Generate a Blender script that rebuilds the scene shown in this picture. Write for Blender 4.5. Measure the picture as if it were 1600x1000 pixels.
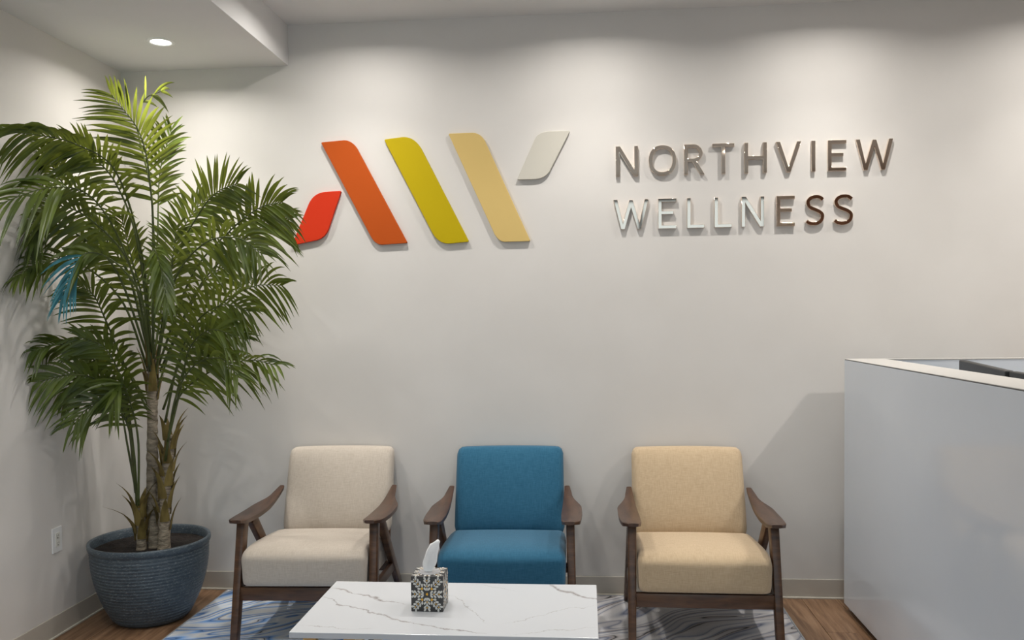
import bpy, bmesh, math, random
from mathutils import Vector, Matrix, noise

random.seed(11)
S = bpy.context.scene
COL = S.collection
PI = math.pi
for o in list(bpy.data.objects):
    bpy.data.objects.remove(o)

# ---------------------------------------------------------------- measured layout (metres; X right along the sign wall, Y towards it, Z up)
FRONDS = [
    dict(pts=[(-2.164, 4.12, 1.308), (-2.127, 4.1, 1.754), (-2.12, 4.06, 2.19), (-2.147, 4.02, 2.412), (-2.241, 3.96, 2.572)], n=30, L=0.250, face=0.00, droop=0.25, start=0.42, ang=60),
    dict(pts=[(-2.155, 4.14, 1.757), (-2.146, 4.12, 2.136), (-2.199, 4.1, 2.462), (-2.134, 4.06, 2.575), (-2.032, 4.02, 2.601)], n=4, L=0.200, face=0.00, droop=0.50, start=0.72, ang=35),
    dict(pts=[(-2.196, 4.2, 1.435), (-2.193, 4.26, 1.895), (-2.179, 4.28, 2.258), (-2.111, 4.28, 2.475)], n=20, L=0.200, face=0.00, droop=0.30, start=0.50, ang=52),
    dict(pts=[(-2.158, 4.1, 1.373), (-2.138, 4.0, 1.811), (-2.171, 3.85, 2.188), (-2.256, 3.68, 2.287), (-2.355, 3.55, 2.306), (-2.463, 3.48, 2.308)], n=34, L=0.200, face=0.40, droop=1.00, start=0.42, ang=48),
    dict(pts=[(-2.177, 4.12, 1.308), (-2.27, 4.05, 1.817), (-2.424, 3.9, 2.097), (-2.49, 3.85, 2.239), (-2.49, 3.82, 2.313)], n=24, L=0.200, face=0.00, droop=0.55, start=0.50, ang=60),
    dict(pts=[(-2.14, 4.05, 1.343), (-2.14, 3.9, 1.744), (-2.186, 3.7, 2.035), (-2.279, 3.52, 2.074), (-2.477, 3.35, 1.957)], n=32, L=0.230, face=0.35, droop=1.00, start=0.42, ang=55),
    dict(pts=[(-2.143, 4.08, 1.31), (-2.132, 3.95, 1.868), (-2.195, 3.88, 2.148), (-2.287, 3.82, 2.274), (-2.354, 3.8, 2.313)], n=28, L=0.210, face=0.00, droop=0.40, start=0.40, ang=58),
    dict(pts=[(-2.135, 4.05, 1.28), (-2.151, 3.92, 1.745), (-2.26, 3.82, 1.949), (-2.385, 3.75, 2.026), (-2.49, 3.7, 1.971)], n=28, L=0.220, face=0.20, droop=0.60, start=0.35, ang=60),
    dict(pts=[(-2.174, 4.1, 1.309), (-2.276, 4.0, 1.751), (-2.405, 3.85, 1.925), (-2.49, 3.75, 1.947), (-2.49, 3.68, 1.855)], n=26, L=0.200, face=0.30, droop=0.80, start=0.40, ang=55),
    dict(pts=[(-2.127, 4.1, 1.309), (-2.017, 4.05, 1.75), (-1.843, 4.0, 2.014), (-1.743, 3.98, 2.107), (-1.639, 3.96, 2.14)], n=26, L=0.230, face=0.00, droop=0.25, start=0.38, ang=58),
    dict(pts=[(-2.132, 4.12, 1.276), (-1.937, 4.1, 1.719), (-1.735, 4.1, 1.936), (-1.587, 4.1, 2.042), (-1.474, 4.1, 2.067)], n=28, L=0.240, face=0.00, droop=0.40, start=0.36, ang=62),
    dict(pts=[(-2.141, 4.15, 1.242), (-1.934, 4.16, 1.658), (-1.738, 4.18, 1.864), (-1.595, 4.2, 1.975), (-1.479, 4.2, 1.988)], n=26, L=0.220, face=0.00, droop=0.55, start=0.36, ang=62),
    dict(pts=[(-2.105, 4.1, 1.053), (-1.954, 4.06, 1.372), (-1.784, 4.04, 1.559), (-1.597, 4.02, 1.655), (-1.447, 4.0, 1.658)], n=28, L=0.240, face=0.00, droop=0.55, start=0.30, ang=62),
    dict(pts=[(-2.071, 4.05, 0.995), (-1.956, 3.98, 1.314), (-1.836, 3.94, 1.498), (-1.691, 3.9, 1.568), (-1.558, 3.86, 1.536)], n=24, L=0.230, face=0.00, droop=0.45, start=0.30, ang=58),
    dict(pts=[(-2.086, 4.1, 0.892), (-2.0, 4.06, 1.12), (-1.815, 4.02, 1.248), (-1.621, 3.98, 1.302), (-1.469, 3.95, 1.281)], n=26, L=0.190, face=0.40, droop=0.75, start=0.24, ang=52),
    dict(pts=[(-2.076, 4.05, 0.804), (-1.962, 3.95, 1.131), (-1.829, 3.88, 1.288), (-1.691, 3.85, 1.318), (-1.603, 3.82, 1.245)], n=22, L=0.200, face=0.20, droop=0.60, start=0.28, ang=55),
    dict(pts=[(-2.227, 4.05, 0.612), (-2.205, 3.98, 0.941), (-2.198, 3.9, 1.198), (-2.244, 3.84, 1.368), (-2.34, 3.8, 1.424)], n=28, L=0.210, face=0.00, droop=0.40, start=0.34, ang=60),
    dict(pts=[(-2.25, 4.08, 0.638), (-2.237, 3.98, 1.066), (-2.336, 3.86, 1.338), (-2.435, 3.78, 1.393), (-2.49, 3.68, 1.368)], n=26, L=0.170, face=0.50, droop=0.80, start=0.38, ang=48),
    dict(pts=[(-2.233, 4.05, 0.644), (-2.206, 3.95, 1.008), (-2.277, 3.86, 1.201), (-2.368, 3.78, 1.253), (-2.49, 3.72, 1.226)], n=26, L=0.200, face=0.00, droop=0.50, start=0.34, ang=58),
    dict(pts=[(-2.212, 4.02, 0.587), (-2.184, 3.95, 0.883), (-2.215, 3.9, 1.075), (-2.283, 3.84, 1.127), (-2.385, 3.78, 1.023)], n=24, L=0.190, face=0.10, droop=0.55, start=0.36, ang=55),
    dict(pts=[(-2.175, 4.1, 1.245), (-2.248, 4.0, 1.596), (-2.372, 3.84, 1.774), (-2.468, 3.7, 1.762), (-2.49, 3.58, 1.695)], n=26, L=0.190, face=0.50, droop=0.80, start=0.40, ang=50),
    dict(pts=[(-2.116, 4.0, 1.251), (-2.064, 3.85, 1.591), (-2.127, 3.74, 1.764), (-2.23, 3.66, 1.795), (-2.294, 3.6, 1.612)], n=22, L=0.160, face=0.30, droop=0.80, start=0.55, ang=45, tint='teal'),
    dict(pts=[(-2.166, 4.06, 1.057), (-2.246, 3.98, 1.316), (-2.286, 3.92, 1.503), (-2.322, 3.88, 1.625), (-2.382, 3.85, 1.67)], n=26, L=0.200, face=0.00, droop=0.40, start=0.25, ang=62),
    dict(pts=[(-2.095, 4.0, 1.314), (-2.017, 3.86, 1.68), (-1.954, 3.76, 1.82), (-1.88, 3.68, 1.728), (-1.835, 3.64, 1.562)], n=20, L=0.120, face=0.30, droop=0.70, start=0.50, ang=35),
    dict(pts=[(-2.199, 4.2, 1.304), (-2.153, 4.28, 1.731), (-2.068, 4.32, 1.997), (-1.964, 4.34, 2.13)], n=26, L=0.220, face=0.00, droop=0.35, start=0.30, ang=58),
    dict(pts=[(-2.213, 4.2, 1.304), (-2.329, 4.24, 1.699), (-2.42, 4.2, 1.895), (-2.49, 4.16, 1.99)], n=26, L=0.200, face=0.00, droop=0.40, start=0.30, ang=58),
    dict(pts=[(-2.177, 4.15, 1.177), (-2.189, 4.1, 1.565), (-2.221, 4.05, 1.816), (-2.247, 4.02, 2.001)], n=28, L=0.220, face=0.00, droop=0.30, start=0.25, ang=58),
    dict(pts=[(-2.151, 4.1, 1.181), (-2.056, 4.05, 1.5), (-2.002, 4.02, 1.748), (-1.964, 4.0, 1.931)], n=28, L=0.220, face=0.00, droop=0.35, start=0.25, ang=58),
    dict(pts=[(-2.198, 4.2, 1.108), (-2.116, 4.24, 1.368), (-1.946, 4.26, 1.694), (-1.787, 4.26, 1.789)], n=26, L=0.220, face=0.00, droop=0.50, start=0.28, ang=60),
    dict(pts=[(-2.21, 4.18, 1.044), (-2.304, 4.14, 1.244), (-2.389, 4.06, 1.377), (-2.474, 3.98, 1.318)], n=22, L=0.180, face=0.00, droop=0.50, start=0.28, ang=58),
    dict(pts=[(-2.124, 4.16, 0.851), (-2.048, 4.16, 1.176), (-1.941, 4.16, 1.401), (-1.773, 4.16, 1.463)], n=26, L=0.200, face=0.00, droop=0.50, start=0.30, ang=60),
    dict(pts=[(-2.086, 4.02, 1.313), (-1.941, 3.92, 1.681), (-1.758, 3.86, 1.854), (-1.582, 3.82, 1.87), (-1.467, 3.8, 1.797)], n=28, L=0.220, face=0.15, droop=0.55, start=0.32, ang=60),
    dict(pts=[(-2.035, 4.0, 0.907), (-1.932, 3.95, 1.192), (-1.874, 3.92, 1.362), (-1.747, 3.88, 1.452), (-1.587, 3.85, 1.406)], n=24, L=0.200, face=0.20, droop=0.55, start=0.34, ang=58),
    dict(pts=[(-2.243, 4.1, 0.536), (-2.283, 4.08, 0.863), (-2.309, 4.05, 1.091), (-2.379, 3.98, 1.223), (-2.49, 3.9, 1.138)], n=24, L=0.180, face=0.00, droop=0.50, start=0.40, ang=56),
    dict(pts=[(-2.183, 3.98, 0.596), (-2.141, 3.92, 0.919), (-2.141, 3.86, 1.11), (-2.159, 3.82, 1.204), (-2.196, 3.78, 1.088)], n=22, L=0.170, face=0.20, droop=0.55, start=0.40, ang=52),
]
STEMS = [
]
TRUNKS = [
    ([(-2.164, 4.1, 0.375), (-2.172, 4.1, 0.569), (-2.166, 4.1, 0.879), (-2.159, 4.1, 1.117), (-2.156, 4.1, 1.325)], [0.036, 0.03, 0.026, 0.025, 0.02]),
    ([(-2.1, 4.06, 0.393), (-2.096, 4.07, 0.577), (-2.084, 4.09, 0.772), (-2.072, 4.1, 0.924)], [0.03, 0.026, 0.028, 0.022]),
    ([(-2.216, 4.06, 0.398), (-2.216, 4.06, 0.498), (-2.224, 4.06, 0.562)], [0.024, 0.024, 0.026]),
]
TOP_ROW = (2.2185, 2.3751, [('N', 0.1649, 0.2807), ('O', 0.3354, 0.476), ('R', 0.5169, 0.622), ('T', 0.6617, 0.7733), ('H', 0.8239, 0.9378), ('V', 0.983, 1.1102), ('I', 1.1611, 1.1811), ('E', 1.2428, 1.3351), ('W', 1.3816, 1.5658)])
BOTTOM_ROW = (1.9432, 2.0986, [('W', 0.1513, 0.3336), ('E', 0.382, 0.4766), ('L', 0.531, 0.6199), ('L', 0.6709, 0.7604), ('N', 0.8091, 0.9243), ('E', 0.9858, 1.0782), ('S', 1.1333, 1.2252), ('S', 1.273, 1.3694)])
LOGO = {
    'red': [('c', -1.5824, 1.8945), ('l', -1.4838, 2.1145), ('q', -1.456, 2.1736, -1.3924, 2.1782), ('c', -1.3025, 2.1821), ('l', -1.3775, 1.9782), ('q', -1.4009, 1.925, -1.4562, 1.9179)],
    'orange': [('c', -1.4089, 2.4432), ('l', -1.2865, 2.4508), ('q', -1.2361, 2.4524, -1.2068, 2.3965), ('c', -0.9463, 1.8955), ('l', -1.0875, 1.889), ('q', -1.1221, 1.8907, -1.1454, 1.9343)],
    'olive': [('c', -1.0636, 2.4483), ('l', -0.9646, 2.4585), ('q', -0.9002, 2.4606, -0.863, 2.3947), ('c', -0.6138, 1.8961), ('l', -0.7181, 1.8879), ('q', -0.7791, 1.8861, -0.8113, 1.9479)],
    'tan': [('c', -0.7163, 2.4692), ('l', -0.5911, 2.4695), ('q', -0.5481, 2.4702, -0.5222, 2.4271), ('c', -0.2864, 1.8926), ('l', -0.42, 1.8912), ('q', -0.4557, 1.8919, -0.4777, 1.935)],
    'cream': [('c', -0.3537, 2.217), ('l', -0.2579, 2.4253), ('q', -0.2403, 2.4648, -0.1747, 2.4648), ('c', -0.0721, 2.4636), ('l', -0.1809, 2.2567), ('q', -0.2056, 2.2192, -0.2583, 2.2166)],
}
CAM_RIGHT, CAM_UP, CAM_FORWARD = (0.996272, 0.085356, -0.012473), (0.00921, 0.038514, 0.999216), (-0.085769, 0.995606, -0.037584)
FOCAL = 30.137
SHIFT_Y = 0.027177

WALL_Y = 4.56          # sign wall
LEFT_X = -2.528        # left wall
RIGHT_X = 4.0
FRONT_Y = -0.95
CEIL = 3.077
SOFFIT_Z = 2.862
SOFFIT_X = -1.584

# ---------------------------------------------------------------- camera, world, exposure
cd = bpy.data.cameras.new('camera')
cam = bpy.data.objects.new('camera', cd)
COL.objects.link(cam)
r_, u_, f_ = Vector(CAM_RIGHT), Vector(CAM_UP), Vector(CAM_FORWARD)
m3 = Matrix((r_, u_, -f_)).transposed()
cam.matrix_world = Matrix.Translation((0, 0, 1.5)) @ m3.to_4x4()
cd.sensor_width = 36.0
cd.lens = FOCAL
cd.shift_y = SHIFT_Y
cd.clip_start = 0.05
S.camera = cam

w = bpy.data.worlds.new('daylight')
S.world = w
w.use_nodes = True
w.node_tree.nodes['Background'].inputs[0].default_value = (0.76, 0.88, 1.0, 1)
w.node_tree.nodes['Background'].inputs[1].default_value = 1.35

S.view_settings.view_transform = 'Standard'
S.view_settings.look = 'None'
S.view_settings.exposure = 0.0
S.view_settings.gamma = 1.0
S.view_settings.use_curve_mapping = False

WASH_W, SOFFIT_W, ROOM_W, BEAM_W = 7.0, 7.0, 3.8, 52.0     # dimmed wall washers, soffit light, room circuit
DOWNLIGHT_COL = (1.0, 0.965, 0.915)

# ---------------------------------------------------------------- materials
def new_mat(name):
    m = bpy.data.materials.new(name)
    m.use_nodes = True
    nt = m.node_tree
    return m, nt, nt.nodes['Principled BSDF']

def N(nt, t, **kw):
    n = nt.nodes.new(t)
    for k, v in kw.items():
        if k in n.inputs.keys():
            n.inputs[k].default_value = v
        else:
            setattr(n, k, v)
    return n

def coords(nt, scale=(1, 1, 1), rot=(0, 0, 0), kind='Object'):
    tc = N(nt, 'ShaderNodeTexCoord')
    mp = N(nt, 'ShaderNodeMapping')
    mp.inputs['Scale'].default_value = scale
    mp.inputs['Rotation'].default_value = rot
    nt.links.new(tc.outputs[kind], mp.inputs[0])
    return mp.outputs[0]

def ramp(nt, fac, stops):
    r = N(nt, 'ShaderNodeValToRGB')
    el = r.color_ramp.elements
    while len(el) < len(stops):
        el.new(0.5)
    for e, (p, c) in zip(el, stops):
        e.position = p
        e.color = (c[0], c[1], c[2], 1)
    nt.links.new(fac, r.inputs[0])
    return r.outputs[0]

def bump(nt, b, h, strength=0.2, dist=0.01):
    n = N(nt, 'ShaderNodeBump')
    n.inputs['Strength'].default_value = strength
    n.inputs['Distance'].default_value = dist
    nt.links.new(h, n.inputs['Height'])
    nt.links.new(n.outputs[0], b.inputs['Normal'])

def mottled(name, c1, c2, scale=20, rough=0.6, metal=0.0, bmp=0.0, spec=None, stretch=(1, 1, 1), bscale=None, bdist=0.005):
    m, nt, b = new_mat(name)
    v = coords(nt, stretch)
    n = N(nt, 'ShaderNodeTexNoise', Scale=scale, Detail=4.0)
    nt.links.new(v, n.inputs['Vector'])
    nt.links.new(ramp(nt, n.outputs[0], [(0.35, c1), (0.65, c2)]), b.inputs['Base Color'])
    b.inputs['Roughness'].default_value = rough
    b.inputs['Metallic'].default_value = metal
    if spec is not None:
        b.inputs['Specular IOR Level'].default_value = spec
    if bmp:
        n2 = N(nt, 'ShaderNodeTexNoise', Scale=bscale or scale * 4, Detail=3.0)
        nt.links.new(v, n2.inputs['Vector'])
        bump(nt, b, n2.outputs[0], bmp, bdist)
    return m

def sc(c, k):
    return tuple(min(1, x * k) for x in c)

M = {}
M['wall'] = mottled('wall_paint', (0.665, 0.635, 0.60), (0.69, 0.66, 0.625), 3, 0.62, bmp=0.06, bscale=220, bdist=0.002, spec=0.25)
M['ceiling'] = mottled('ceiling_paint', (0.70, 0.69, 0.68), (0.72, 0.71, 0.70), 3, 0.8, bmp=0.05, bscale=160, bdist=0.002, spec=0.2)
M['base'] = mottled('cove_base_vinyl', (0.49, 0.45, 0.39), (0.52, 0.475, 0.415), 4, 0.45)
M['caulk'] = mottled('pale_caulk', (0.66, 0.62, 0.53), (0.70, 0.66, 0.57), 30, 0.5)
M['trim_white'] = mottled('white_plastic', (0.76, 0.76, 0.75), (0.80, 0.80, 0.79), 8, 0.35)
M['device_ivory'] = mottled('ivory_plastic', (0.70, 0.69, 0.63), (0.73, 0.72, 0.66), 8, 0.35)
M['dark_slot'] = mottled('dark_slot', (0.01, 0.01, 0.01), (0.02, 0.02, 0.02), 8, 0.6)
M['laminate'] = mottled('white_laminate', (0.60, 0.645, 0.705), (0.62, 0.665, 0.725), 2, 0.10, spec=0.6)
M['laminate_top'] = mottled('warm_white_laminate', (0.53, 0.51, 0.48), (0.55, 0.53, 0.50), 2, 0.3)
M['seam'] = mottled('seam_dark', (0.12, 0.12, 0.12), (0.15, 0.15, 0.15), 10, 0.7)  # dark joint line between the ledge and the front panel
M['toe'] = mottled('toe_kick_black', (0.02, 0.018, 0.016), (0.03, 0.026, 0.022), 10, 0.5)
M['black'] = mottled('black_plastic', (0.012, 0.012, 0.012), (0.018, 0.018, 0.018), 60, 0.45, bmp=0.1)
M['screen'] = mottled('screen_glass', (0.006, 0.006, 0.008), (0.008, 0.008, 0.01), 5, 0.1)
M['letter'] = mottled('polished_nickel', (0.83, 0.70, 0.585), (0.86, 0.73, 0.61), 6, 0.04, metal=1.0)
M['gold'] = mottled('brushed_gold', (0.72, 0.53, 0.26), (0.78, 0.58, 0.30), 40, 0.28, metal=1.0, stretch=(1, 1, 0.1))
M['soil'] = mottled('potting_soil', (0.006, 0.004, 0.003), (0.020, 0.012, 0.008), 60, 0.95, bmp=0.8, bscale=90, bdist=0.02)
M['tissue'] = mottled('tissue_paper', (0.90, 0.90, 0.90), (0.93, 0.93, 0.93), 40, 0.9, bmp=0.15, bscale=180)
M['box_dark'] = mottled('charcoal_card', (0.036, 0.034, 0.034), (0.046, 0.043, 0.042), 30, 0.5)
M['box_white'] = mottled('printed_white', (0.62, 0.61, 0.57), (0.68, 0.67, 0.63), 60, 0.5)
M['box_yellow'] = mottled('printed_ochre', (0.72, 0.36, 0.02), (0.78, 0.42, 0.03), 60, 0.5)
M['film'] = mottled('clear_film', (0.35, 0.35, 0.36), (0.45, 0.45, 0.46), 30, 0.25)
M['logo_red'] = mottled('painted_red', (0.62, 0.036, 0.010), (0.64, 0.04, 0.011), 2, 0.55, spec=0.15)
M['logo_orange'] = mottled('painted_orange', (0.46, 0.078, 0.008), (0.48, 0.082, 0.009), 2, 0.55, spec=0.15)
M['logo_olive'] = mottled('painted_olive_yellow', (0.47, 0.35, 0.002), (0.49, 0.365, 0.0025), 2, 0.55, spec=0.15)
M['logo_tan'] = mottled('painted_tan', (0.63, 0.45, 0.165), (0.65, 0.47, 0.175), 2, 0.55, spec=0.15)
M['logo_cream'] = mottled('painted_cream', (0.56, 0.53, 0.46), (0.58, 0.55, 0.48), 2, 0.55, spec=0.15)
M['fibre'] = mottled('palm_sheath_fibre', (0.12, 0.085, 0.02), (0.23, 0.17, 0.045), 30, 0.8, stretch=(1, 1, 0.25), bmp=0.4)
M['bark'] = mottled('palm_bark', (0.20, 0.165, 0.12), (0.38, 0.32, 0.235), 22, 0.85, stretch=(1, 1, 2.5), bmp=0.8, bscale=50, bdist=0.012)
M['rachis'] = mottled('palm_rachis', (0.045, 0.06, 0.012), (0.075, 0.095, 0.02), 20, 0.5)
M['door_brown'] = mottled('dark_oak_door', (0.22, 0.10, 0.055), (0.30, 0.145, 0.08), 12, 0.4, stretch=(1, 1, 0.08))

def wood(name, c1, c2, c3, stretch, rough=0.35, scale=9):
    m, nt, b = new_mat(name)
    v = coords(nt, stretch)
    n = N(nt, 'ShaderNodeTexNoise', Scale=scale, Detail=6.0, Roughness=0.6, Distortion=0.4)
    nt.links.new(v, n.inputs['Vector'])
    nt.links.new(ramp(nt, n.outputs[0], [(0.3, c1), (0.5, c2), (0.72, c3)]), b.inputs['Base Color'])
    b.inputs['Roughness'].default_value = rough
    bump(nt, b, n.outputs[0], 0.08, 0.004)
    return m

M['walnut'] = wood('walnut_stain', (0.040, 0.017, 0.007), (0.078, 0.034, 0.014), (0.125, 0.058, 0.025), (1.5, 1.5, 9), 0.30, 4)
M['walnut_arm'] = wood('walnut_stain_arm', (0.040, 0.019, 0.011), (0.066, 0.032, 0.018), (0.095, 0.047, 0.027), (9, 1.2, 9), 0.36, 5)
M['walnut_rail'] = wood('walnut_stain_rail', (0.042, 0.018, 0.008), (0.078, 0.034, 0.015), (0.12, 0.056, 0.025), (1.5, 9, 9), 0.32, 5)
PLANKS = [wood('plank_vinyl_%d' % i, sc((0.13, 0.067, 0.034), k), sc((0.225, 0.128, 0.070), k), sc((0.33, 0.205, 0.12), k), (9, 0.6, 1), 0.42, 5) for i, k in enumerate((0.92, 1.05, 1.18))]

def fabric(name, c1, c2, fine=520):
    m, nt, b = new_mat(name)
    v = coords(nt)
    parts = []
    for st in ((1, 0.06, 0.06), (0.05, 1, 1)):
        mp = N(nt, 'ShaderNodeMapping')
        mp.inputs['Scale'].default_value = st
        nt.links.new(v, mp.inputs[0])
        n = N(nt, 'ShaderNodeTexNoise', Scale=fine, Detail=2.0)
        nt.links.new(mp.outputs[0], n.inputs['Vector'])
        parts.append(n.outputs[0])
    mx = N(nt, 'ShaderNodeMath', operation='ADD')
    nt.links.new(parts[0], mx.inputs[0])
    nt.links.new(parts[1], mx.inputs[1])
    hf = N(nt, 'ShaderNodeMath', operation='MULTIPLY')
    hf.inputs[1].default_value = 0.5
    nt.links.new(mx.outputs[0], hf.inputs[0])
    nt.links.new(ramp(nt, hf.outputs[0], [(0.36, c1), (0.64, c2)]), b.inputs['Base Color'])
    b.inputs['Roughness'].default_value = 0.9
    b.inputs['Sheen Weight'].default_value = 0.15
    b.inputs['Specular IOR Level'].default_value = 0.2
    bump(nt, b, hf.outputs[0], 0.25, 0.002)
    return m

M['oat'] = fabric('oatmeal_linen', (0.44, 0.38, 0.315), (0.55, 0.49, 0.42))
M['blue'] = fabric('teal_blue_linen', (0.015, 0.088, 0.158), (0.034, 0.134, 0.222))
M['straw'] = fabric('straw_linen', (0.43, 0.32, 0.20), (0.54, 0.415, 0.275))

def marble():
    """white stone with a few drifting grey veins laid as broken lines across the slab (slab coordinates, metres)"""
    m, nt, b = new_mat('white_marble')
    v = coords(nt)
    base = (0.60, 0.615, 0.64)
    def math_(op, a_, b_=None):
        n = N(nt, 'ShaderNodeMath', operation=op)
        for k, q in enumerate((a_, b_)):
            if q is None:
                continue
            if isinstance(q, (int, float)):
                n.inputs[k].default_value = q
            else:
                nt.links.new(q, n.inputs[k])
        return n.outputs[0]
    def noise_(scale, detail, rough):
        n = N(nt, 'ShaderNodeTexNoise', Scale=scale, Detail=detail, Roughness=rough)
        nt.links.new(v, n.inputs['Vector'])
        return n
    w1 = noise_(5.0, 7.0, 0.62)
    off = N(nt, 'ShaderNodeVectorMath', operation='MULTIPLY_ADD')
    off.inputs[1].default_value = (0.16, 0.16, 0.0)
    off.inputs[2].default_value = (-0.08, -0.08, 0.0)
    nt.links.new(w1.outputs['Color'], off.inputs[0])
    wp = N(nt, 'ShaderNodeVectorMath', operation='ADD')
    nt.links.new(v, wp.inputs[0])
    nt.links.new(off.outputs[0], wp.inputs[1])
    width = noise_(9.0, 3.0, 0.6).outputs[0]
    total = None
    for p0, p1, wd in (((-0.53, 0.09), (-0.17, -0.15), 0.010), ((-0.20, -0.14), (0.13, -0.25), 0.008), ((-0.50, 0.18), (-0.20, 0.03), 0.008),
                       ((-0.04, 0.13), (0.14, -0.15), 0.004), ((0.32, 0.28), (0.53, 0.08), 0.011), ((0.20, -0.17), (0.48, 0.05), 0.004),
                       ((-0.48, -0.24), (-0.25, -0.20), 0.004), ((0.25, -0.26), (0.50, -0.18), 0.004), ((0.0, 0.27), (0.22, 0.19), 0.003)):
        c = Vector(((p0[0] + p1[0]) / 2, (p0[1] + p1[1]) / 2, 0))
        d = Vector((p1[0] - p0[0], p1[1] - p0[1], 0))
        half = d.length / 2
        d.normalize()
        rel = N(nt, 'ShaderNodeVectorMath', operation='SUBTRACT')
        rel.inputs[1].default_value = c
        nt.links.new(wp.outputs[0], rel.inputs[0])
        along, across = N(nt, 'ShaderNodeVectorMath', operation='DOT_PRODUCT'), N(nt, 'ShaderNodeVectorMath', operation='DOT_PRODUCT')
        for q, ax in ((along, d), (across, Vector((-d.y, d.x, 0)))):
            q.inputs[1].default_value = ax
            nt.links.new(rel.outputs[0], q.inputs[0])
        t = math_('DIVIDE', math_('ABSOLUTE', across.outputs['Value']), math_('MAXIMUM', math_('MULTIPLY', math_('SUBTRACT', width, 0.25), wd * 3.2), 0.0008))
        e = math_('DIVIDE', math_('MAXIMUM', math_('SUBTRACT', math_('ABSOLUTE', along.outputs['Value']), half * 0.8), 0.0), 0.08)
        val = math_('ADD', t, math_('ADD', e, 0.0 if wd > 0.006 else 0.25))
        total = val if total is None else math_('MINIMUM', total, val)
    nt.links.new(ramp(nt, total, [(0.0, (0.27, 0.25, 0.25)), (0.35, (0.42, 0.41, 0.41)), (1.0, base)]), b.inputs['Base Color'])
    b.inputs['Roughness'].default_value = 0.22
    return m
M['marble'] = marble()

def rug_mat():
    m, nt, b = new_mat('marbled_rug_pile')
    v = coords(nt, (1, 1, 1), (0, 0, -0.62))
    warp = N(nt, 'ShaderNodeTexNoise', Scale=1.3, Detail=1.6, Roughness=0.4)
    nt.links.new(v, warp.inputs['Vector'])
    off = N(nt, 'ShaderNodeVectorMath', operation='MULTIPLY_ADD')
    off.inputs[1].default_value = (0.62, 0.62, 0)
    nt.links.new(warp.outputs['Color'], off.inputs[0])
    nt.links.new(v, off.inputs[2])
    st = N(nt, 'ShaderNodeMapping')
    st.inputs['Scale'].default_value = (0.42, 1.7, 1)
    nt.links.new(off.outputs[0], st.inputs[0])
    n = N(nt, 'ShaderNodeTexNoise', Scale=1.5, Detail=3.0, Roughness=0.42)
    nt.links.new(st.outputs[0], n.inputs['Vector'])
    mul = N(nt, 'ShaderNodeMath', operation='MULTIPLY')
    mul.inputs[1].default_value = 11.0
    nt.links.new(n.outputs[0], mul.inputs[0])
    fr = N(nt, 'ShaderNodeMath', operation='FRACT')
    nt.links.new(mul.outputs[0], fr.inputs[0])
    blue = [(0.0, (0.05, 0.12, 0.30)), (0.08, (0.22, 0.42, 0.78)), (0.20, (0.56, 0.64, 0.76)), (0.34, (0.74, 0.75, 0.76)), (0.48, (0.62, 0.68, 0.76)), (0.55, (0.10, 0.22, 0.50)), (0.62, (0.36, 0.52, 0.80)), (0.74, (0.70, 0.71, 0.73)), (0.84, (0.60, 0.60, 0.62)), (0.87, (0.012, 0.016, 0.03)), (0.90, (0.40, 0.44, 0.52)), (1.0, (0.14, 0.28, 0.58))]
    grey = [(0.0, (0.12, 0.14, 0.21)), (0.08, (0.42, 0.43, 0.48)), (0.20, (0.58, 0.57, 0.58)), (0.34, (0.66, 0.64, 0.64)), (0.48, (0.56, 0.54, 0.55)), (0.55, (0.24, 0.26, 0.33)), (0.62, (0.50, 0.49, 0.52)), (0.74, (0.60, 0.58, 0.58)), (0.84, (0.52, 0.49, 0.49)), (0.87, (0.012, 0.014, 0.02)), (0.90, (0.42, 0.38, 0.37)), (1.0, (0.20, 0.22, 0.29))]
    c1, c2 = ramp(nt, fr.outputs[0], blue), ramp(nt, fr.outputs[0], grey)
    sx = N(nt, 'ShaderNodeSeparateXYZ')
    tc = N(nt, 'ShaderNodeTexCoord')
    nt.links.new(tc.outputs['Object'], sx.inputs[0])
    mr = N(nt, 'ShaderNodeMapRange')
    mr.inputs['From Min'].default_value = -0.5
    mr.inputs['From Max'].default_value = 0.6
    nt.links.new(sx.outputs[0], mr.inputs[0])
    mx = N(nt, 'ShaderNodeMix', data_type='RGBA')
    nt.links.new(mr.outputs[0], mx.inputs[0])
    nt.links.new(c1, mx.inputs[6])
    nt.links.new(c2, mx.inputs[7])
    nt.links.new(mx.outputs[2], b.inputs['Base Color'])
    b.inputs['Roughness'].default_value = 0.95
    n3 = N(nt, 'ShaderNodeTexNoise', Scale=350.0, Detail=2.0)
    nt.links.new(tc.outputs['Object'], n3.inputs['Vector'])
    bump(nt, b, n3.outputs[0], 0.5, 0.004)
    return m
M['rug'] = rug_mat()
M['binding'] = mottled('rug_binding', (0.30, 0.32, 0.34), (0.40, 0.42, 0.44), 90, 0.9, bmp=0.3)

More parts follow.
